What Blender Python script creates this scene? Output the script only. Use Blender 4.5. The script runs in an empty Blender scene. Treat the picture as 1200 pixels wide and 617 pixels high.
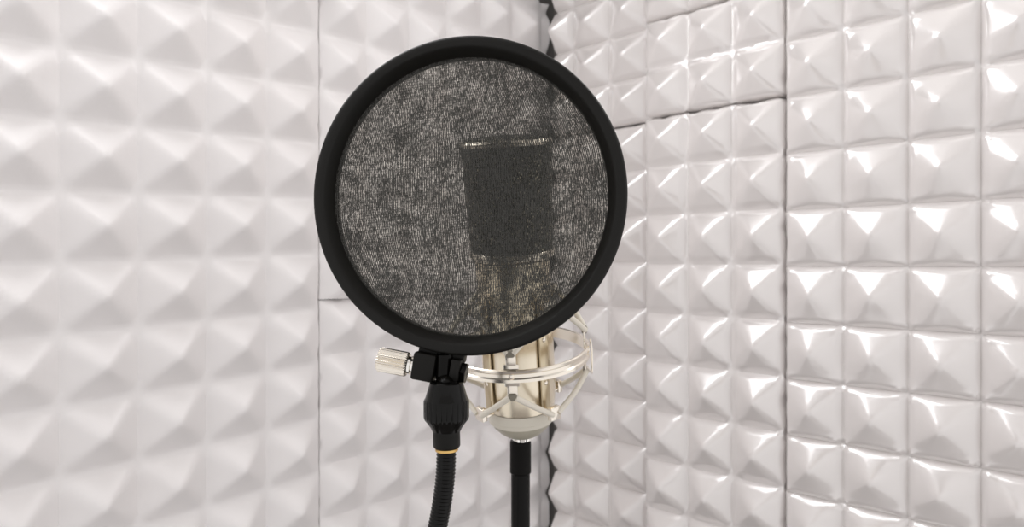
import bpy, bmesh, math, random
import numpy as np
from mathutils import Vector, Matrix, noise

random.seed(4)
scene = bpy.context.scene
COL = scene.collection
PI = math.pi
LAMP, FILL_RIGHT, FILL_CEIL, WL, WR = 2.8, 1.9, 1.2, 0.92, 1.08
PN, FLANGE, FIL = 5.0, 0.05, 0.035
CZ = 0.72            # ceiling above the lens
H = 1.35            # lens height above the floor
T = 0.06            # pitch of the pyramids on the wall panels

# ------------------------------------------------------------------ helpers
def tag(o, label=None, cat=None, group=None, kind=None):
    if label: o['label'] = label
    if cat: o['category'] = cat
    if group: o['group'] = group
    if kind: o['kind'] = kind
    return o

def thing(name, loc, label, cat, group=None):
    o = bpy.data.objects.new(name, None)
    o.empty_display_size = 0.02
    COL.objects.link(o)
    o.location = loc
    return tag(o, label, cat, group)

def origin(o):
    v = Vector((0, 0, 0))
    while o is not None:
        v += o.location
        o = o.parent
    return v

def build(name, bm, m, parent=None, loc=None, smooth=30):
    """link a bmesh (vertices in metres of the room) as ONE mesh object"""
    if loc is None:
        loc = origin(parent) if parent else Vector((0, 0, 0))
    loc = Vector(loc)
    bmesh.ops.recalc_face_normals(bm, faces=bm.faces)
    bmesh.ops.translate(bm, verts=bm.verts, vec=-loc)
    me = bpy.data.meshes.new(name)
    bm.to_mesh(me); bm.free()
    me.materials.append(m)
    o = bpy.data.objects.new(name, me)
    COL.objects.link(o)
    if parent:
        o.parent = parent
        o.location = loc - origin(parent)
    else:
        o.location = loc
    if smooth:
        me.polygons.foreach_set('use_smooth', [True] * len(me.polygons))
        try:
            me.set_sharp_from_angle(angle=math.radians(smooth))
        except Exception:
            pass
    return o

def frame(zdir, xhint=(1, 0, 0)):
    z = Vector(zdir).normalized()
    x = Vector(xhint); x = (x - z * x.dot(z)).normalized()
    y = z.cross(x)
    return Matrix((x, y, z)).transposed()

def lathe(bm, prof, base, axis, seg=48, ripple=None, cap=True, xhint=(1, 0, 0)):
    """profile (radius, height) turned about an axis; ripple(r, h, angle) may change the radius"""
    R = frame(axis, xhint); base = Vector(base)
    rings = []
    for r, h in prof:
        ring = []
        for i in range(seg):
            a = 2 * PI * i / seg
            rr = ripple(r, h, a) if ripple else r
            ring.append(bm.verts.new(base + R @ Vector((rr * math.cos(a), rr * math.sin(a), h))))
        rings.append(ring)
    for A, B in zip(rings, rings[1:]):
        for i in range(seg):
            j = (i + 1) % seg
            bm.faces.new((A[i], A[j], B[j], B[i]))
    if cap:
        bm.faces.new(rings[0][::-1]); bm.faces.new(rings[-1])
    return rings

def ring_prof(bm, prof, base, axis, seg=160, xhint=(1, 0, 0)):
    """closed profile turned about an axis: a hoop"""
    R = frame(axis, xhint); base = Vector(base); n = len(prof)
    rings = []
    for i in range(seg):
        a = 2 * PI * i / seg
        rings.append([bm.verts.new(base + R @ Vector((r * math.cos(a), r * math.sin(a), h))) for r, h in prof])
    for i in range(seg):
        A, B = rings[i], rings[(i + 1) % seg]
        for k in range(n):
            l = (k + 1) % n
            bm.faces.new((A[k], A[l], B[l], B[k]))

def catmull(pts, n=10):
    P = [Vector(p) for p in pts]
    P = [P[0] * 2 - P[1]] + P + [P[-1] * 2 - P[-2]]
    out = []
    for i in range(1, len(P) - 2):
        for k in range(n):
            t = k / n
            a, b, c, d = P[i - 1], P[i], P[i + 1], P[i + 2]
            out.append(0.5 * ((2 * b) + (c - a) * t + (2 * a - 5 * b + 4 * c - d) * t * t + (3 * b - a - 3 * c + d) * t ** 3))
    out.append(P[-2])
    return out

def tube(bm, path, radius, seg=16, cap=True):
    """round bar along a path; radius is a number or a list"""
    n = len(path); rings = []; prev = None
    for i, p in enumerate(path):
        d = (path[min(i + 1, n - 1)] - path[max(i - 1, 0)]).normalized()
        if prev is None:
            x = Vector((1, 0, 0)) if abs(d.x) < 0.8 else Vector((0, 1, 0))
        else:
            x = prev
        x = (x - d * x.dot(d)).normalized(); prev = x
        y = d.cross(x)
        r = radius[i] if isinstance(radius, (list, tuple)) else radius
        rings.append([bm.verts.new(p + (x * math.cos(2 * PI * k / seg) + y * math.sin(2 * PI * k / seg)) * r) for k in range(seg)])
    for A, B in zip(rings, rings[1:]):
        for k in range(seg):
            l = (k + 1) % seg
            bm.faces.new((A[k], A[l], B[l], B[k]))
    if cap:
        bm.faces.new(rings[0][::-1]); bm.faces.new(rings[-1])

def block(bm, c, R, size, bevel=0.0, seg=2):
    """box of a size, centred at c, turned by matrix R, edges rounded"""
    g = bmesh.ops.create_cube(bm, size=1.0)
    vs = g['verts']
    for v in vs:
        v.co = Vector((v.co.x * size[0], v.co.y * size[1], v.co.z * size[2]))
    if bevel:
        es = list({e for v in vs for e in v.link_edges})
        r = bmesh.ops.bevel(bm, geom=es, offset=bevel, segments=seg, affect='EDGES', profile=0.5)
        vs = list({v for f in r['faces'] for v in f.verts} | {v for v in vs if v.is_valid})
    c = Vector(c)
    for v in vs:
        v.co = c + R @ v.co
    return vs

# ------------------------------------------------------------------ materials
def mat(name, color, rough=0.5, metal=0.0, coat=0.0, bump=None, var=None, spec=None, crough=0.08, cior=1.5):
    m = bpy.data.materials.new(name); m.use_nodes = True
    nt = m.node_tree; b = nt.nodes['Principled BSDF']
    b.inputs['Base Color'].default_value = (*color, 1)
    b.inputs['Roughness'].default_value = rough
    b.inputs['Metallic'].default_value = metal
    b.inputs['Coat Weight'].default_value = coat
    b.inputs['Coat IOR'].default_value = cior
    b.inputs['Coat Roughness'].default_value = crough
    if spec is not None: b.inputs['Specular IOR Level'].default_value = spec
    tc = nt.nodes.new('ShaderNodeTexCoord')
    if var:
        s, amt, c2 = var
        n = nt.nodes.new('ShaderNodeTexNoise'); n.inputs['Scale'].default_value = s; n.inputs['Detail'].default_value = 4
        nt.links.new(tc.outputs['Object'], n.inputs['Vector'])
        mp = nt.nodes.new('ShaderNodeMapRange')
        mp.inputs[1].default_value = 0.45; mp.inputs[2].default_value = 0.75
        mp.inputs[3].default_value = 0.0; mp.inputs[4].default_value = amt
        nt.links.new(n.outputs['Fac'], mp.inputs[0])
        mx = nt.nodes.new('ShaderNodeMix'); mx.data_type = 'RGBA'
        mx.inputs[6].default_value = (*color, 1); mx.inputs[7].default_value = (*c2, 1)
        nt.links.new(mp.outputs[0], mx.inputs[0]); nt.links.new(mx.outputs[2], b.inputs['Base Color'])
    if bump:
        s, st, dist = bump
        n = nt.nodes.new('ShaderNodeTexNoise'); n.inputs['Scale'].default_value = s; n.inputs['Detail'].default_value = 3
        nt.links.new(tc.outputs['Object'], n.inputs['Vector'])
        bp = nt.nodes.new('ShaderNodeBump'); bp.inputs['Strength'].default_value = st; bp.inputs['Distance'].default_value = dist
        nt.links.new(n.outputs['Fac'], bp.inputs['Height']); nt.links.new(bp.outputs['Normal'], b.inputs['Normal'])
    return m

M = {}
M['panel'] = mat('white_moulded_panel', (0.755, 0.715, 0.70), 0.25, spec=0.6, coat=1.0, crough=0.17, cior=2.2, var=(9.0, 0.25, (0.73, 0.685, 0.66)), bump=(45, 0.12, 0.004))
M['satin_panel'] = mat('white_satin_panel', (0.80, 0.772, 0.768), 0.42, spec=0.5, coat=0.25, crough=0.3, var=(9.0, 0.25, (0.78, 0.735, 0.72)), bump=(45, 0.12, 0.004))
M['wall'] = mat('dark_grey_wall', (0.10, 0.09, 0.085), 0.9, var=(14, 0.6, (0.16, 0.15, 0.14)))
M['floor'] = mat('grey_carpet', (0.32, 0.30, 0.29), 0.95, bump=(300, 0.5, 0.003))
M['ceiling'] = mat('white_ceiling', (0.80, 0.79, 0.78), 0.8)
M['black'] = mat('black_plastic', (0.0055, 0.005, 0.004), 0.42, spec=0.18, bump=(900, 0.08, 0.0004))
M['gloss_black'] = mat('glossy_black_plastic', (0.003, 0.0027, 0.0022), 0.25, spec=0.13)
M['hoop'] = mat('satin_black_plastic', (0.006, 0.0055, 0.0045), 0.45, spec=0.22, bump=(900, 0.08, 0.0004))
M['gooseneck'] = mat('shiny_black_metal', (0.003, 0.0028, 0.0024), 0.16, spec=0.2)
M['rubber'] = mat('black_rubber', (0.004, 0.0035, 0.003), 0.4, spec=0.1)
M['champagne'] = mat('champagne_metal', (0.80, 0.72, 0.58), 0.27, 1.0)
M['nickel'] = mat('satin_nickel', (0.86, 0.80, 0.71), 0.22, 1.0)
M['bright'] = mat('bright_chrome', (0.9, 0.88, 0.84), 0.12, 1.0)
M['brass'] = mat('brass', (0.72, 0.47, 0.17), 0.3, 1.0)
M['strap'] = mat('bronze_metal', (0.62, 0.53, 0.38), 0.3, 1.0)
M['cord'] = mat('cream_elastic_cord', (0.74, 0.69, 0.60), 0.55, bump=(1500, 0.4, 0.0004))
M['cup'] = mat('cream_enamel', (0.62, 0.58, 0.50), 0.35)
M['cup_dark'] = mat('grey_beige_enamel', (0.40, 0.37, 0.30), 0.4)
M['pad'] = mat('grey_rubber_pad', (0.22, 0.20, 0.16), 0.6)
M['grille_core'] = mat('dark_grille_core', (0.03, 0.03, 0.025), 0.7)

def fabric(name, ang, seed, per):
    """loosely knitted black nylon: threads and holes, from procedural waves in the cloth's own plane"""
    m = bpy.data.materials.new(name); m.use_nodes = True
    nt = m.node_tree; N = nt.nodes; L = nt.links
    out = N['Material Output']; b = N['Principled BSDF']
    b.inputs['Base Color'].default_value = (0.035, 0.034, 0.030, 1)
    b.inputs['Roughness'].default_value = 0.7
    tc = N.new('ShaderNodeTexCoord')
    mp = N.new('ShaderNodeMapping'); mp.inputs['Rotation'].default_value = (0, ang, 0)
    mp.inputs['Location'].default_value = (0, 0, 0)
    L.new(tc.outputs['Object'], mp.inputs['Vector'])
    # slow pull of the stretched cloth
    big = N.new('ShaderNodeTexNoise'); big.inputs['Scale'].default_value = 28; big.inputs['Detail'].default_value = 2
    of = N.new('ShaderNodeVectorMath'); of.operation = 'ADD'; of.inputs[1].default_value = (seed, 0, seed * 0.7)
    L.new(mp.outputs[0], of.inputs[0]); L.new(of.outputs[0], big.inputs['Vector'])
    sub = N.new('ShaderNodeVectorMath'); sub.operation = 'MULTIPLY_ADD'
    sub.inputs[1].default_value = (0.006, 0.006, 0.006)
    L.new(big.outputs['Color'], sub.inputs[0]); L.new(mp.outputs[0], sub.inputs[2])
    sx = N.new('ShaderNodeSeparateXYZ'); L.new(sub.outputs[0], sx.inputs[0])
    def mth(op, a, b):
        n = N.new('ShaderNodeMath'); n.operation = op
        for k, q in enumerate((a, b)):
            if isinstance(q, (int, float)): n.inputs[k].default_value = q
            else: L.new(q, n.inputs[k])
        return n.outputs[0]
    zz = mth('MULTIPLY', sx.outputs['Z'], sx.outputs['Z'])
    bow = mth('MULTIPLY', sx.outputs['X'], mth('MULTIPLY', zz, 80.0))
    cx = N.new('ShaderNodeCombineXYZ')
    L.new(mth('ADD', sx.outputs['X'], bow), cx.inputs[0]); L.new(sx.outputs['Y'], cx.inputs[1]); L.new(sx.outputs['Z'], cx.inputs[2])
    def wave(direction, per, dist):
        w = N.new('ShaderNodeTexWave'); w.bands_direction = direction
        w.inputs['Scale'].default_value = 2 * PI / (20 * per)
        w.inputs['Distortion'].default_value = dist; w.inputs['Detail'].default_value = 1
        w.inputs['Detail Scale'].default_value = 2.0
        L.new(cx.outputs[0], w.inputs['Vector']); return w
    wx = wave('X', per, 0.8); wz = wave('Z', 0.0013, 1.5)
    fine = N.new('ShaderNodeTexNoise'); fine.inputs['Scale'].default_value = 1500; fine.inputs['Detail'].default_value = 1
    sq = N.new('ShaderNodeMapping'); sq.inputs['Scale'].default_value = (1, 1, 0.4)
    L.new(of.outputs[0], sq.inputs['Vector']); L.new(sq.outputs[0], fine.inputs['Vector'])
    mz = N.new('ShaderNodeMath'); mz.operation = 'MULTIPLY'; mz.inputs[1].default_value = 0.12
    L.new(wz.outputs['Fac'], mz.inputs[0])
    mx = N.new('ShaderNodeMath'); mx.operation = 'MULTIPLY_ADD'; mx.inputs[1].default_value = 0.55
    L.new(wx.outputs['Fac'], mx.inputs[0]); L.new(mz.outputs[0], mx.inputs[2])
    add = N.new('ShaderNodeMath'); add.operation = 'MULTIPLY_ADD'; add.inputs[1].default_value = 1.5
    L.new(fine.outputs['Fac'], add.inputs[0]); L.new(mx.outputs[0], add.inputs[2])
    # streaks where the knit is pulled open
    st = N.new('ShaderNodeTexNoise'); st.inputs['Scale'].default_value = 60; st.inputs['Detail'].default_value = 3
    L.new(sub.outputs[0], st.inputs['Vector'])
    add2 = N.new('ShaderNodeMath'); add2.operation = 'MULTIPLY_ADD'; add2.inputs[1].default_value = 0.5
    L.new(st.outputs['Fac'], add2.inputs[0]); L.new(add.outputs[0], add2.inputs[2])
    mr = N.new('ShaderNodeMapRange')
    mr.inputs[1].default_value = 1.07; mr.inputs[2].default_value = 1.72
    mr.inputs[3].default_value = 0.01; mr.inputs[4].default_value = 0.85
    L.new(add2.outputs[0], mr.inputs[0])
    tr = N.new('ShaderNodeBsdfTransparent'); tr.inputs[0].default_value = (1.0, 0.985, 0.95, 1)
    mix = N.new('ShaderNodeMixShader')
    L.new(mr.outputs[0], mix.inputs[0]); L.new(b.outputs[0], mix.inputs[1]); L.new(tr.outputs[0], mix.inputs[2])
    L.new(mix.outputs[0], out.inputs['Surface'])
    return m
M['knit_front'] = fabric('black_nylon_knit', 0.05, 0.3, 0.00092)
M['knit_rear'] = fabric('black_nylon_knit_rear', 0.09, 1.7, 0.00100)

def grille_mat():
    m = bpy.data.materials.new('dark_wire_grille'); m.use_nodes = True
    nt = m.node_tree; b = nt.nodes['Principled BSDF']
    b.inputs['Metallic'].default_value = 0.9; b.inputs['Roughness'].default_value = 0.35
    tc = nt.nodes.new('ShaderNodeTexCoord')
    vo = nt.nodes.new('ShaderNodeTexVoronoi'); vo.inputs['Scale'].default_value = 620
    nt.links.new(tc.outputs['Object'], vo.inputs['Vector'])
    cr = nt.nodes.new('ShaderNodeValToRGB')
    cr.color_ramp.elements[0].color = (0.40, 0.37, 0.30, 1); cr.color_ramp.elements[1].color = (0.01, 0.01, 0.008, 1)
    cr.color_ramp.elements[0].position = 0.15; cr.color_ramp.elements[1].position = 0.45
    nt.links.new(vo.outputs['Distance'], cr.inputs[0]); nt.links.new(cr.outputs[0], b.inputs['Base Color'])
    bp = nt.nodes.new('ShaderNodeBump'); bp.inputs['Strength'].default_value = 0.6; bp.inputs['Distance'].default_value = 0.001
    bp.invert = True
    nt.links.new(vo.outputs['Distance'], bp.inputs['Height']); nt.links.new(bp.outputs['Normal'], b.inputs['Normal'])
    return m
M['grille'] = grille_mat()

# ------------------------------------------------------------------ walls and their pyramid panels
# plan coordinates in pyramid pitches, lens at (0, 0) looking along +Y
class Line:
    def __init__(self, p, d, n):
        self.p = Vector((p[0], p[1], 0)); self.d = Vector((d[0], d[1], 0)).normalized(); self.n = Vector((n[0], n[1], 0)).normalized()
    def at(self, u, v, w):
        q = (self.p + self.d * u + self.n * w) * T
        return Vector((q.x, q.y, H + v * T))
LEFT = Line((-6.31, 9.52), (0.696, 0.718), (0.718, -0.696))
RIGHT = Line((2.73, 14.18), (0.717, -0.697), (-0.697, -0.717))
SET = 0.45                                       # the corner strip is mounted this much deeper
CORNER = Line(RIGHT.p.xy - RIGHT.n.xy * SET, RIGHT.d.xy, RIGHT.n.xy)

def panel(line, u0, u1, v0, v1, label, pu=1.0, pv=1.0, ou=0.0, ov=0.0, thick=0.15, hgt=0.33, shear=0.0, jit=0.012, gap=0.02, n=16, seed=0, lean=0.0, PN=PN, GR=0.02, GW=0.09, mt='panel'):
    """one moulded sheet: a grid of four sided pyramids with soft valleys and rounded ridges, and a back"""
    u0 += gap / 2; u1 -= gap / 2; v0 += gap / 2; v1 -= gap / 2
    nu = max(2, int(round((u1 - u0) / pu * n))); nv = max(2, int(round((v1 - v0) / pv * n)))
    U = np.linspace(u0, u1, nu + 1); V = np.linspace(v0, v1, nv + 1)
    verts = []; faces = []
    def height(u, v):
        a = ((u - ou) / pu) % 1.0; b = ((v - ov) / pv) % 1.0
        ea = 1 - abs(2 * a - 1); eb = 1 - abs(2 * b - 1)
        x, y = 1 - ea, 1 - eb                                      # distance from the apex towards the valleys
        e = 1 - (x ** PN + y ** PN) ** (1 / PN)
        groove = -GR * max(0, 1 - min(ea, eb) / GW)           # crisp little fold along the valley
        e = math.sqrt(max(e - FLANGE, 0) ** 2 + FIL * FIL) - FIL   # flat flange, then a short fillet
        e = e / (math.sqrt((1 - FLANGE) ** 2 + FIL * FIL) - FIL)
        e = min(e, 1.0)
        return (e - 0.02 * math.exp(-((1 - e) / 0.03) ** 2)) * hgt + groove
    for j, v in enumerate(V):
        for i, u in enumerate(U):
            q = Vector((u * 1.1 + seed * 7, v * 1.1, seed))
            w = height(u, v) + 0.012 * noise.noise(q * 2.3) + 0.02 * noise.noise(q * 0.6)
            uu, vv = u, v
            if i in (0, nu) or j in (0, nv):                       # the cut edges are a little ragged
                jj = jit * max(0, noise.noise(q * 3.7) + 0.25 * noise.noise(q * 11.0)) * 2
                if i == 0: uu += jj
                if i == nu: uu -= jj
                if j == 0: vv += jj
                if j == nv: vv -= jj
            w += lean * (v1 - v)
            verts.append(line.at(uu, vv + shear * u, w))
    W = nu + 1
    for j in range(nv):
        for i in range(nu):
            faces.append((j * W + i, j * W + i + 1, (j + 1) * W + i + 1, (j + 1) * W + i))
    # sides and back
    edge = [i for i in range(W)] + [j * W + nu for j in range(1, nv + 1)] + [nv * W + i for i in range(nu - 1, -1, -1)] + [j * W for j in range(nv - 1, 0, -1)]
    b0 = len(verts)
    for e in edge:
        j, i = divmod(e, W)
        verts.append(line.at(U[i], V[j] + shear * U[i], -thick))
    m = len(edge)
    for k in range(m):
        l = (k + 1) % m
        faces.append((edge[l], edge[k], b0 + k, b0 + l))
    faces.append(tuple(b0 + k for k in range(m))[::-1])
    loc = line.at((u0 + u1) / 2, v0 + shear * (u0 + u1) / 2, -thick / 2)
    me = bpy.data.meshes.new('acoustic_panel')
    me.from_pydata([tuple(p - loc) for p in verts], [], faces)
    me.update()
    bm = bmesh.new(); bm.from_mesh(me)
    bmesh.ops.recalc_face_normals(bm, faces=bm.faces)
    bm.to_mesh(me); bm.free()
    me.polygons.foreach_set('use_smooth', [True] * len(me.polygons))
    me.set_sharp_from_angle(angle=math.radians(50))
    me.materials.append(M[mt])
    o = bpy.data.objects.new('acoustic_panel', me); COL.objects.link(o); o.location = loc
    tag(o, label, 'acoustic panel', 'white pyramid panels lining the booth walls')
    return o

PL = 1.009
VB, VT, VL = -9.3, 9.3, 6.4
panel(LEFT, -6 * PL, 4 * PL, VB, 4.85, 'largest white pyramid panel, filling the left wall left of the pop filter', pu=PL, shear=0.045, seed=1, gap=0.012, PN=7.0, mt='satin_panel')
panel(LEFT, 4 * PL, 10.2 * PL, -0.66, VL, 'white panel on the left wall behind the pop filter, up to the dark corner gap', pu=PL, ov=0.18, seed=2, gap=0.012, shear=0.0, PN=7.0, mt='satin_panel')
panel(LEFT, 4 * PL, 10.2 * PL, VB, -0.66, 'white pyramid panel on the left wall behind the gooseneck and pole, below a short seam', pu=PL, ov=-0.66, seed=3, gap=0.02, PN=7.0, mt='satin_panel')
PR = 0.976
panel(CORNER, -2.80, 0.0, 3.04, VT, 'narrow white panel strip high in the corner, right of the pop filter top', pu=1.03, ou=-0.186, ov=0.04, seed=4, gap=0.03, jit=0.02, hgt=0.28, GR=0.09, GW=0.13)
panel(CORNER, -2.80, 0.0, VB, 3.04, 'narrow white panel strip low beside the corner gap, right of the silver microphone', pu=1.03, ou=-0.186, ov=0.04, seed=5, gap=0.03, jit=0.02, hgt=0.28, GR=0.09, GW=0.13)
panel(RIGHT, 0, 3 * PR, 5.0, VT, 'white panel cut by the frame top above the topmost seam of the right wall', pu=PR, seed=6, gap=0.03, thick=0.15 + SET, jit=0.03, hgt=0.25, GR=0.09, GW=0.13)
panel(RIGHT, 0, 3 * PR, 3.0, 5.0, 'small white panel two pyramids tall between two horizontal seams of the right wall', pu=PR, seed=7, gap=0.04, thick=0.15 + SET, jit=0.04, hgt=0.25, GR=0.09, GW=0.13)
panel(RIGHT, 0, 3 * PR, VB, 3.0, 'tall white panel three pyramids wide below the dark speckled seam of the right wall', pu=PR, seed=8, gap=0.04, thick=0.15 + SET, jit=0.03, hgt=0.25, GR=0.09, GW=0.13)
panel(RIGHT, 3 * PR, 9 * PR, VB, 6.2, 'wide glossy white panel with bright glints at the right end of the right wall', pu=PR, seed=9, gap=0.03, thick=0.15 + SET, hgt=0.20, PN=2.8, GR=0.09, GW=0.13, ov=-0.05)

def wall(name, line, u0, u1, off, th=0.8):
    bm = bmesh.new()
    def P(u, w, z):
        q = line.at(u, 0, w); return bm.verts.new((q.x, q.y, z))
    zt = H + CZ
    a = [P(u0, off, 0), P(u1, off, 0), P(u1, off - th, 0), P(u0, off - th, 0)]
    b = [P(u0, off, zt), P(u1, off, zt), P(u1, off - th, zt), P(u0, off - th, zt)]
    bm.faces.new(a); bm.faces.new(b)
    for i in range(4):
        j = (i + 1) % 4
        bm.faces.new((a[i], a[j], b[j], b[i]))
    o = build(name, bm, M['wall'], smooth=0)
    return tag(o, kind='structure')
wall('wall_left', LEFT, -6.5, 12.5, -0.155)
wall('wall_right', CORNER, -2.95, 10, -0.155)
for nm, z0, z1, m in (('floor', -0.05, 0.0, 'floor'), ('ceiling', H + CZ, H + CZ + 0.05, 'ceiling')):
    bm = bmesh.new()
    pts = [(-0.65, 0.25), (0.03, 1.10), (0.75, 0.35), (0.75, -0.9), (-0.65, -0.9)]
    A = [bm.verts.new((x, y, z0)) for x, y in pts]; B = [bm.verts.new((x, y, z1)) for x, y in pts]
    bm.faces.new(A); bm.faces.new(B)
    for i in range(5):
        j = (i + 1) % 5
        bm.faces.new((A[i], A[j], B[j], B[i]))
    tag(build(nm, bm, M[m], smooth=0), kind='structure')

# ------------------------------------------------------------------ pop filter
FC = Vector((-0.0232, 0.335, H + 0.0334))            # centre of the hoop's front
yaw = math.radians(-8.0); roll = math.radians(9.5)
FN = Vector((math.sin(yaw), -math.cos(yaw), 0.0))    # faces the singer
FX = Vector((math.cos(yaw), math.sin(yaw), 0.0))     # to the right
FZ = Vector((0, 0, 1))
# rolled in its own plane so that the clamp sits left of the lowest point
fx = FX * math.cos(roll) - FZ * math.sin(roll)
fz = FX * math.sin(roll) + FZ * math.cos(roll)
def F(x, z, d):                                      # hoop coordinates: right, up, depth behind the front
    return FC + fx * x + fz * z - FN * d
RB = Matrix((fx, -FN, fz)).transposed()
pop = thing('pop_filter', (F(0, -0.09, 0.006).x, F(0, -0.09, 0.006).y, H - 0.32), 'round black mesh pop filter on a gooseneck in front of the microphone', 'pop filter')
R0 = 0.0790
bm = bmesh.new()
ring_prof(bm, [(R0 - 0.0094, 0.0086), (R0 - 0.0088, 0.0060), (R0 - 0.0062, 0.0016), (R0 - 0.0056, 0.0008), (R0 - 0.0050, 0.0003), (R0 - 0.0044, 0.0002),
               (R0 - 0.0016, 0.0006), (R0 - 0.0008, 0.0010), (R0 - 0.0002, 0.0018), (R0, 0.0028), (R0, 0.0060), (R0 - 0.0006, 0.0064), (R0 - 0.0006, 0.0070), (R0, 0.0074),
               (R0, 0.0112), (R0 - 0.0008, 0.0128), (R0 - 0.003, 0.0134), (R0 - 0.008, 0.0132), (R0 - 0.0094, 0.0122)], FC, -FN, seg=180)
hoop = build('hoop', bm, M['hoop'], pop, smooth=35)
def screen(d, bulge, m):
    bm = bmesh.new()
    rad = R0 - 0.0086; nr = 24; seg = 96
    c = bm.verts.new(F(0, 0, d - bulge)); prev = None
    for i in range(1, nr + 1):
        r = rad * i / nr; ring = []
        for k in range(seg):
            a = 2 * PI * k / seg; x, z = r * math.cos(a), r * math.sin(a)
            w = bulge * (1 - (i / nr) ** 2) + 0.0004 * (1 - (i / nr) ** 4) * noise.noise(Vector((x * 60, z * 60, d * 900)))
            ring.append(bm.verts.new(F(x, z, d - w)))
        for k in range(seg):
            l = (k + 1) % seg
            if prev is None: bm.faces.new((c, ring[k], ring[l]))
            else: bm.faces.new((prev[k], ring[k], ring[l], prev[l]))
        prev = ring
    o = build('mesh_screen', bm, m, pop, loc=FC)
    return o
screen(0.0075, 0.0006, M['knit_front'])
screen(0.0106, -0.0008, M['knit_rear'])

# clamp bracket under the hoop
bm = bmesh.new()
zc = -0.0872
PXO = 0.0028
block(bm, F(-0.0069, zc, 0.0062), RB, (0.0116, 0.0125, 0.0138), 0.0012)
block(bm, F(0.0090, zc, 0.0062), RB, (0.0050, 0.0125, 0.0138), 0.0010)
block(bm, F(0.0, -0.0800, 0.0090), RB, (0.0238, 0.0080, 0.0060), 0.0010)
block(bm, F(0.0, zc, 0.0110), RB, (0.0230, 0.0030, 0.0130), 0.0010)
build('clamp_bracket', bm, M['black'], pop)
# knurled thumb screw on the left
bm = bmesh.new()
def knurl(n, depth):
    return lambda r, h, a: r - depth * (0.5 + 0.5 * math.cos(n * a)) if 0.0005 < h < 0.0155 else r
kb = F(-0.0318, zc - 0.0012, 0.0062)
lathe(bm, [(0.0044, 0.0), (0.0056, 0.0003), (0.0062, 0.0008), (0.0062, 0.0148), (0.0059, 0.0152), (0.0050, 0.0158)], kb, fx, seg=144, ripple=knurl(30, 0.00055))
knob = build('thumb_screw', bm, M['nickel'], pop)
bm = bmesh.new()
lathe(bm, [(0.0040, 0.0158), (0.0047, 0.0162), (0.0047, 0.0175), (0.0036, 0.0178), (0.0036, 0.0184), (0.0044, 0.0186), (0.0044, 0.0196), (0.0022, 0.0198), (0.0022, 0.030)], kb, fx, seg=40)
build('collar', bm, M['bright'], knob)
# hexagonal nut on the other end of the screw
bm = bmesh.new()
lathe(bm, [(0.0050, 0), (0.0056, 0.0004), (0.0056, 0.0024), (0.0050, 0.0028)], F(0.0114, zc, 0.0062), fx, seg=6)
build('hex_nut', bm, M['gloss_black'], pop, smooth=20)
# swivel post between the two bracket halves
px0 = F(PXO, zc, 0.0062)
post_top = px0 + Vector((0.0003, -0.0020, 0.0066)); 
NUT = Vector((-0.0322, 0.3352, H - 0.0825))          # underside of the locking nut
bm = bmesh.new()
tube(bm, catmull([post_top + Vector((0, 0, 0.0012)), post_top, px0 + Vector((0, -0.0022, -0.004)), NUT + Vector((0.0002, 0, 0.022)), NUT + Vector((0, 0, 0.012))], 8),
     [0.0026] + [0.0040] * 7 + [0.0041] * 25, seg=24)
build('swivel_post', bm, M['gloss_black'], pop)
bm = bmesh.new()
def ribs(r, h, a):
    return r - 0.00035 * (1 if math.cos(26 * a) > 0.55 else 0) if 0.0055 < h < 0.0150 else r
lathe(bm, [(0.0070, 0.0005), (0.0078, 0.0022), (0.0098, 0.0050), (0.0108, 0.0062), (0.0112, 0.0075), (0.0112, 0.0148), (0.0110, 0.0158), (0.0104, 0.0166), (0.0088, 0.0220), (0.0082, 0.0240), (0.0074, 0.0246), (0.0045, 0.0248)],
      NUT, (0, 0, 1), seg=156, ripple=ribs)
build('locking_nut', bm, M['gooseneck'], pop)
bm = bmesh.new()
lathe(bm, [(0.0056, -0.0078), (0.0064, -0.0073), (0.0067, -0.0066), (0.0067, 0.0008)], NUT, (-0.02, 0, 1), seg=48)
build('ferrule', bm, M['black'], pop)
bm = bmesh.new()
lathe(bm, [(0.0046, -0.0096), (0.0056, -0.0092), (0.0057, -0.0080), (0.0050, -0.0076)], NUT, (-0.02, 0, 1), seg=40)
build('brass_ring', bm, M['brass'], pop)
# ribbed gooseneck that bends away below and grips the stand
POLE = Vector((0.0054, 0.4330, 0))
g0 = NUT + Vector((0.0, 0, -0.0085))
ctrl = [g0, g0 + Vector((-0.0006, 0, -0.014)), g0 + Vector((-0.0028, 0.0004, -0.030)), g0 + Vector((-0.0068, 0.001, -0.050)), g0 + Vector((-0.013, 0.004, -0.080)), g0 + Vector((-0.018, 0.016, -0.125)),
        g0 + Vector((-0.012, 0.040, -0.170)), Vector((POLE.x - 0.012, POLE.y - 0.036, H - 0.282)), Vector((POLE.x - 0.004, POLE.y - 0.020, H - 0.290))]
raw = catmull(ctrl, 60)
L = [0.0]
for a, b in zip(raw, raw[1:]): L.append(L[-1] + (b - a).length)
step = 0.00036; path = []; rad = []; k = 0; s = 0.0
while s < L[-1]:
    while L[k + 1] < s: k += 1
    t = (s - L[k]) / max(L[k + 1] - L[k], 1e-9)
    path.append(raw[k].lerp(raw[k + 1], t))
    ph = (s / 0.0018) % 1.0
    rad.append(0.0049 - 0.00055 * (0.5 + 0.5 * math.cos(2 * PI * ph)) ** 1.6)
    s += step
bm = bmesh.new(); tube(bm, path, rad, seg=20)
build('gooseneck', bm, M['gooseneck'], pop, smooth=80)
bm = bmesh.new()
ring_prof(bm, [(0.0064, -0.011), (0.0120, -0.011), (0.0128, -0.010), (0.0128, 0.010), (0.0120, 0.011), (0.0064, 0.011)], (POLE.x, POLE.y, H - 0.290), (0, 0, 1), seg=48)
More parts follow.
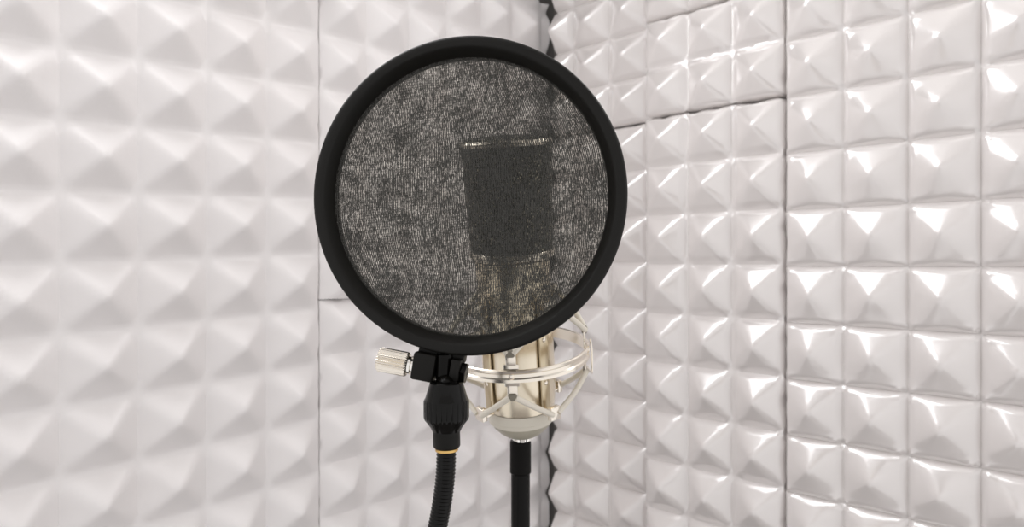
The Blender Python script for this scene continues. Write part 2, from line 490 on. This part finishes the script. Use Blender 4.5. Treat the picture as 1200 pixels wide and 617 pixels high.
block(bm, (POLE.x - 0.003, POLE.y - 0.017, H - 0.290), Matrix.Identity(3), (0.014, 0.014, 0.018), 0.0015)
build('stand_clamp', bm, M['black'], pop)

# ------------------------------------------------------------------ microphone
AX = Vector((-0.056, -0.20, 0.978)).normalized()     # leans towards the singer
B0 = Vector((0.0062, 0.430, H - 0.1004))
front = Vector((0, -1, 0)); front = (front - AX * front.dot(AX)).normalized()
right = front.cross(AX)
right = right if right.x > 0 else -right
def A(s, r=0.0, phi=0.0):                            # along the axis, radius, degrees from the front towards the right
    p = math.radians(phi)
    return B0 + AX * s + (front * math.cos(p) + right * math.sin(p)) * r
mic = thing('condenser_microphone', B0 + AX * -0.012, 'silver condenser microphone with dark grille head behind the black mesh', 'microphone')
bm = bmesh.new()
lathe(bm, [(0.0120, 0.0125), (0.0210, 0.0128), (0.0213, 0.014), (0.0219, 0.020), (0.0223, 0.028), (0.0223, 0.104), (0.0226, 0.106)], B0, AX, seg=72)
body = build('body', bm, M['champagne'], mic)
bm = bmesh.new()
lathe(bm, [(0.0100, 0.1065), (0.0242, 0.107), (0.0252, 0.108), (0.0256, 0.1095), (0.0252, 0.111), (0.0244, 0.112), (0.010, 0.1122)], B0, AX, seg=72)
build('grille_band', bm, M['nickel'], mic)
bm = bmesh.new()
lathe(bm, [(0.0246, 0.1118), (0.0264, 0.168), (0.0266, 0.1735), (0.0258, 0.1760), (0.0235, 0.1772), (0.0170, 0.1780), (0.008, 0.1784), (0.001, 0.1785)], B0, AX, seg=96)
build('grille', bm, M['grille'], mic)
bm = bmesh.new()
ring_prof(bm, [(0.0258, 0.1722), (0.0268, 0.1724), (0.0275, 0.1735), (0.0275, 0.1742), (0.0266, 0.1755), (0.0254, 0.1760)], B0, AX, seg=96)
build('rim', bm, M['nickel'], mic)
bm = bmesh.new()
lathe(bm, [(0.0150, 0.0035), (0.0204, 0.0036), (0.0208, 0.0042), (0.0208, 0.0058), (0.0206, 0.0062), (0.0210, 0.0066), (0.0213, 0.0115), (0.0209, 0.0124), (0.0150, 0.0126)], B0, AX, seg=72)
build('base_cap', bm, M['cup'], mic)
bm = bmesh.new()
lathe(bm, [(0.0070, -0.0064), (0.0108, -0.0062), (0.0118, -0.0056), (0.0150, -0.0030), (0.0180, 0.0004), (0.0196, 0.0030), (0.0198, 0.0037)], B0, AX, seg=72)
build('base_cup', bm, M['cup_dark'], mic)
bm = bmesh.new()
lathe(bm, [(0.0058, -0.0106), (0.0066, -0.0103), (0.0068, -0.0062)], B0, AX, seg=60, ripple=lambda r, h, a: r - 0.0005 * (math.cos(14 * a) > 0.3))
build('connector', bm, M['bright'], mic)

# ------------------------------------------------------------------ shock mount
PH0 = -6.0
SR = 0.0475; RR = 0.0434
mount = thing('shock_mount', A(0.012), 'champagne metal spider shock mount with cream elastic cords around the microphone', 'shock mount')
bm = bmesh.new()
ring_prof(bm, [(RR - 0.0016, -0.0034), (RR - 0.0004, -0.0038), (RR + 0.0006, -0.0034), (RR + 0.0002, -0.0018), (RR - 0.0006, -0.0010), (RR - 0.0006, 0.0010), (RR + 0.0002, 0.0018), (RR + 0.0006, 0.0034), (RR - 0.0004, 0.0038), (RR - 0.0016, 0.0034)],
          A(SR), AX, seg=144)
ringo = build('outer_ring', bm, M['nickel'], mount)
def radial(phi):
    p = math.radians(phi)
    rd = front * math.cos(p) + right * math.sin(p); tg = -front * math.sin(p) + right * math.cos(p)
    return rd, tg, Matrix((tg, rd, AX)).transposed()
S_UP, S_LO = 0.0830, 0.0140                          # strap ends
for i in range(4):
    phi = PH0 + 45 + 90 * i
    rd, tg, R = radial(phi)
    bm = bmesh.new()
    block(bm, A((S_UP + S_LO) / 2, 0.0239, phi), R, (0.0062, 0.0016, S_UP - S_LO), 0.0004)
    st = build('strap', bm, M['strap'], mount)
    for s in (0.0335, 0.0600):
        bm = bmesh.new()
        lathe(bm, [(0.0014, 0), (0.0014, 0.0005), (0.0010, 0.0009), (0.0004, 0.0011)], A(s, 0.0246, phi), rd, seg=16)
        build('screw', bm, M['nickel'], st)
    for s, sg in ((S_LO, -1), (S_UP, 1)):
        bm = bmesh.new()
        block(bm, A(s - sg * 0.0006, 0.0272, phi), R, (0.0064, 0.0076, 0.0016), 0.0003)
        block(bm, A(s - sg * 0.0022, 0.0308, phi), R, (0.0078, 0.0036, 0.0080), 0.0005)
        f = build('hook', bm, M['nickel'], st)
for i in range(4):
    phi = PH0 + 90 * i
    rd, tg, R = radial(phi)
    bm = bmesh.new()
    # plate riveted to the ring, reaching up and down to a rounded tab
    block(bm, A(SR, RR - 0.0024, phi), R, (0.0086, 0.0013, 0.0130), 0.0004)
    block(bm, A(SR + 0.0095, RR - 0.0024, phi), R, (0.0060, 0.0013, 0.0080), 0.0004)
    block(bm, A(SR - 0.0095, RR - 0.0024, phi), R, (0.0060, 0.0013, 0.0080), 0.0004)
    pl = build('plate', bm, M['nickel'], mount)
    bm = bmesh.new()
    lathe(bm, [(0.0016, 0), (0.0016, 0.0006), (0.0012, 0.0011), (0.0004, 0.0013)], A(SR, RR - 0.0006, phi), rd, seg=20)
    build('rivet', bm, M['nickel'], pl)
    for sg in (-1, 1):
        bm = bmesh.new()
        block(bm, A(SR + sg * 0.0128, RR - 0.0022, phi), R, (0.0050, 0.0034, 0.0044), 0.0012, 3)
        build('pad', bm, M['pad'], pl)
    if i % 2:
        q = -1 if i == 1 else 1
        bm = bmesh.new()
        tube(bm, catmull([A(SR + 0.0068, RR + 0.0012, phi), A(SR - 0.002, RR + 0.0020, phi), A(SR - 0.0135, RR + 0.0016, phi), A(SR - 0.0140, RR + 0.0012, phi + q * 2), A(SR - 0.0036, RR + 0.0006, phi + q * 22)], 6), 0.0006, seg=10)
        build('wire_loop', bm, M['nickel'], pl)
# elastic cords zigzag from tab to hook
for sg, s_h in ((-1, S_LO + 0.0022), (1, S_UP - 0.0022)):
    for i in range(4):
        for dv in (-45, 45):
            p0 = PH0 + 90 * i; p1 = p0 + dv
            sd = 1 if dv > 0 else -1
            a = A(SR + sg * 0.0128, RR - 0.0015, p0 + sd * 2.0); b = A(s_h, 0.0322, p1 - sd * 4)
            mid = (a + b) / 2 + (A(0, 1, (p0 + p1) / 2) - A(0)) * 0.0016
            bm = bmesh.new(); tube(bm, catmull([a, mid, b], 8), 0.0017, seg=14)
            build('elastic_cord', bm, M['cord'], mount)

# ------------------------------------------------------------------ stand below the microphone
stand = thing('microphone_stand', (POLE.x, POLE.y, 0.0), 'slim upright black stand pole under the microphone base', 'microphone stand')
top = (B0 + AX * -0.0108)
PX, PY = POLE.x, POLE.y
bm = bmesh.new()
lathe(bm, [(0.0060, H - 0.1330), (0.0067, H - 0.1322), (0.0067, top.z - 0.0022), (0.0064, top.z - 0.0012), (0.004, top.z - 0.0010)], (PX, PY, 0), (0, 0, 1), seg=40)
build('sleeve', bm, M['rubber'], stand)
bm = bmesh.new()
lathe(bm, [(0.0060, 0.012), (0.0060, H - 0.1315)], (PX, PY, 0), (0, 0, 1), seg=40)
build('pole', bm, M['gloss_black'], stand)
bm = bmesh.new()
lathe(bm, [(0.110, 0.0), (0.112, 0.002), (0.112, 0.010), (0.108, 0.013), (0.020, 0.016), (0.012, 0.020), (0.010, 0.03)], (PX, PY, 0), (0, 0, 1), seg=72)
build('base', bm, M['black'], stand)

# ------------------------------------------------------------------ light
def area(name, loc, aim, sx, sy, energy, color):
    ld = bpy.data.lights.new(name, 'AREA'); ld.shape = 'RECTANGLE'; ld.size = sx; ld.size_y = sy
    ld.energy = energy; ld.color = color
    lo = bpy.data.objects.new(name, ld); COL.objects.link(lo)
    lo.location = loc
    lo.rotation_euler = (Vector(aim) - Vector(loc)).to_track_quat('-Z', 'Y').to_euler()
lc = LEFT.at(-0.75, 0, 0.4); lc.z = H + 0.500
lamp = thing('unseen_wall_light', lc, 'wide white light panel high on the left wall above the pyramid panels', 'wall light')
Rl = Matrix((LEFT.d, -LEFT.n, Vector((0, 0, 1)))).transposed()
bm = bmesh.new(); block(bm, lc - LEFT.n * 0.014, Rl, (0.57, 0.024, 0.41), 0.003)
build('housing', bm, M['ceiling'], lamp)
def glow(name, loc, rot, sx, sy, energy, color):
    ld = bpy.data.lights.new(name, 'AREA'); ld.shape = 'RECTANGLE'; ld.size = sx; ld.size_y = sy
    ld.energy = energy; ld.color = color
    lo = bpy.data.objects.new(name, ld); COL.objects.link(lo)
    lo.location = loc; lo.rotation_euler = rot
glow('wall_glow', lc, LEFT.n.to_track_quat('-Z', 'Y').to_euler(), 0.55, 0.39, LAMP, (0.985, 0.985, 1.0))

cc = Vector((-0.33, 0.42, H + CZ))  # added unseen ceiling lamp: carries the right wall glints into the upper rows
lamp = thing('added_ceiling_light', cc, 'added, unseen square white light panel on the ceiling beside the top of the left wall', 'ceiling light')
bm = bmesh.new(); block(bm, cc + Vector((0, 0, -0.006)), Matrix.Identity(3), (0.30, 0.36, 0.012), 0.003)
build('housing', bm, M['ceiling'], lamp)
glow('added_ceiling_glow', cc + Vector((0, 0, -0.014)), (0, 0, 0), 0.28, 0.34, FILL_CEIL, (0.985, 0.985, 1.0))
lc = RIGHT.at(6.2, 0, 0.3); lc.z = H + 0.545  # added unseen lamp: brightens right and top faces of the left wall's pyramids
lamp = thing('unseen_wall_light', lc, 'added, unseen wide white light panel high on the right wall above the glossy panel', 'wall light')
Rl = Matrix((RIGHT.d, RIGHT.n, Vector((0, 0, 1)))).transposed()
bm = bmesh.new(); block(bm, lc - RIGHT.n * 0.014, Rl, (0.36, 0.024, 0.32), 0.003)
build('housing', bm, M['ceiling'], lamp)
glow('wall_glow', lc, RIGHT.n.to_track_quat('-Z', 'Y').to_euler(), 0.34, 0.30, FILL_RIGHT, (1.0, 0.985, 0.97))

w = bpy.data.worlds.new('world'); scene.world = w; w.use_nodes = True
nt = w.node_tree; bg = nt.nodes['Background']
tc = nt.nodes.new('ShaderNodeTexCoord'); sp = nt.nodes.new('ShaderNodeSeparateXYZ')
nt.links.new(tc.outputs['Generated'], sp.inputs[0])
mr = nt.nodes.new('ShaderNodeMapRange')
mr.inputs[1].default_value = 0.1; mr.inputs[2].default_value = 1; mr.inputs[3].default_value = WL; mr.inputs[4].default_value = WR
nt.links.new(sp.outputs['X'], mr.inputs[0]); nt.links.new(mr.outputs[0], bg.inputs[1])
bg.inputs[0].default_value = (1.0, 0.98, 0.975, 1)

# ------------------------------------------------------------------ camera
cd = bpy.data.cameras.new('camera'); cam = bpy.data.objects.new('camera', cd); COL.objects.link(cam)
cam.location = (0, 0, H); cam.rotation_euler = (PI / 2, 0, 0)
cd.lens = 24.0; cd.sensor_width = 36.0; cd.clip_start = 0.01
cd.dof.use_dof = True; cd.dof.focus_distance = 0.345; cd.dof.aperture_fstop = 14
scene.camera = cam
vs = scene.view_settings
vs.view_transform = 'Standard'; vs.look = 'None'; vs.gamma = 1.0; vs.use_curve_mapping = False
vs.exposure = 0.0
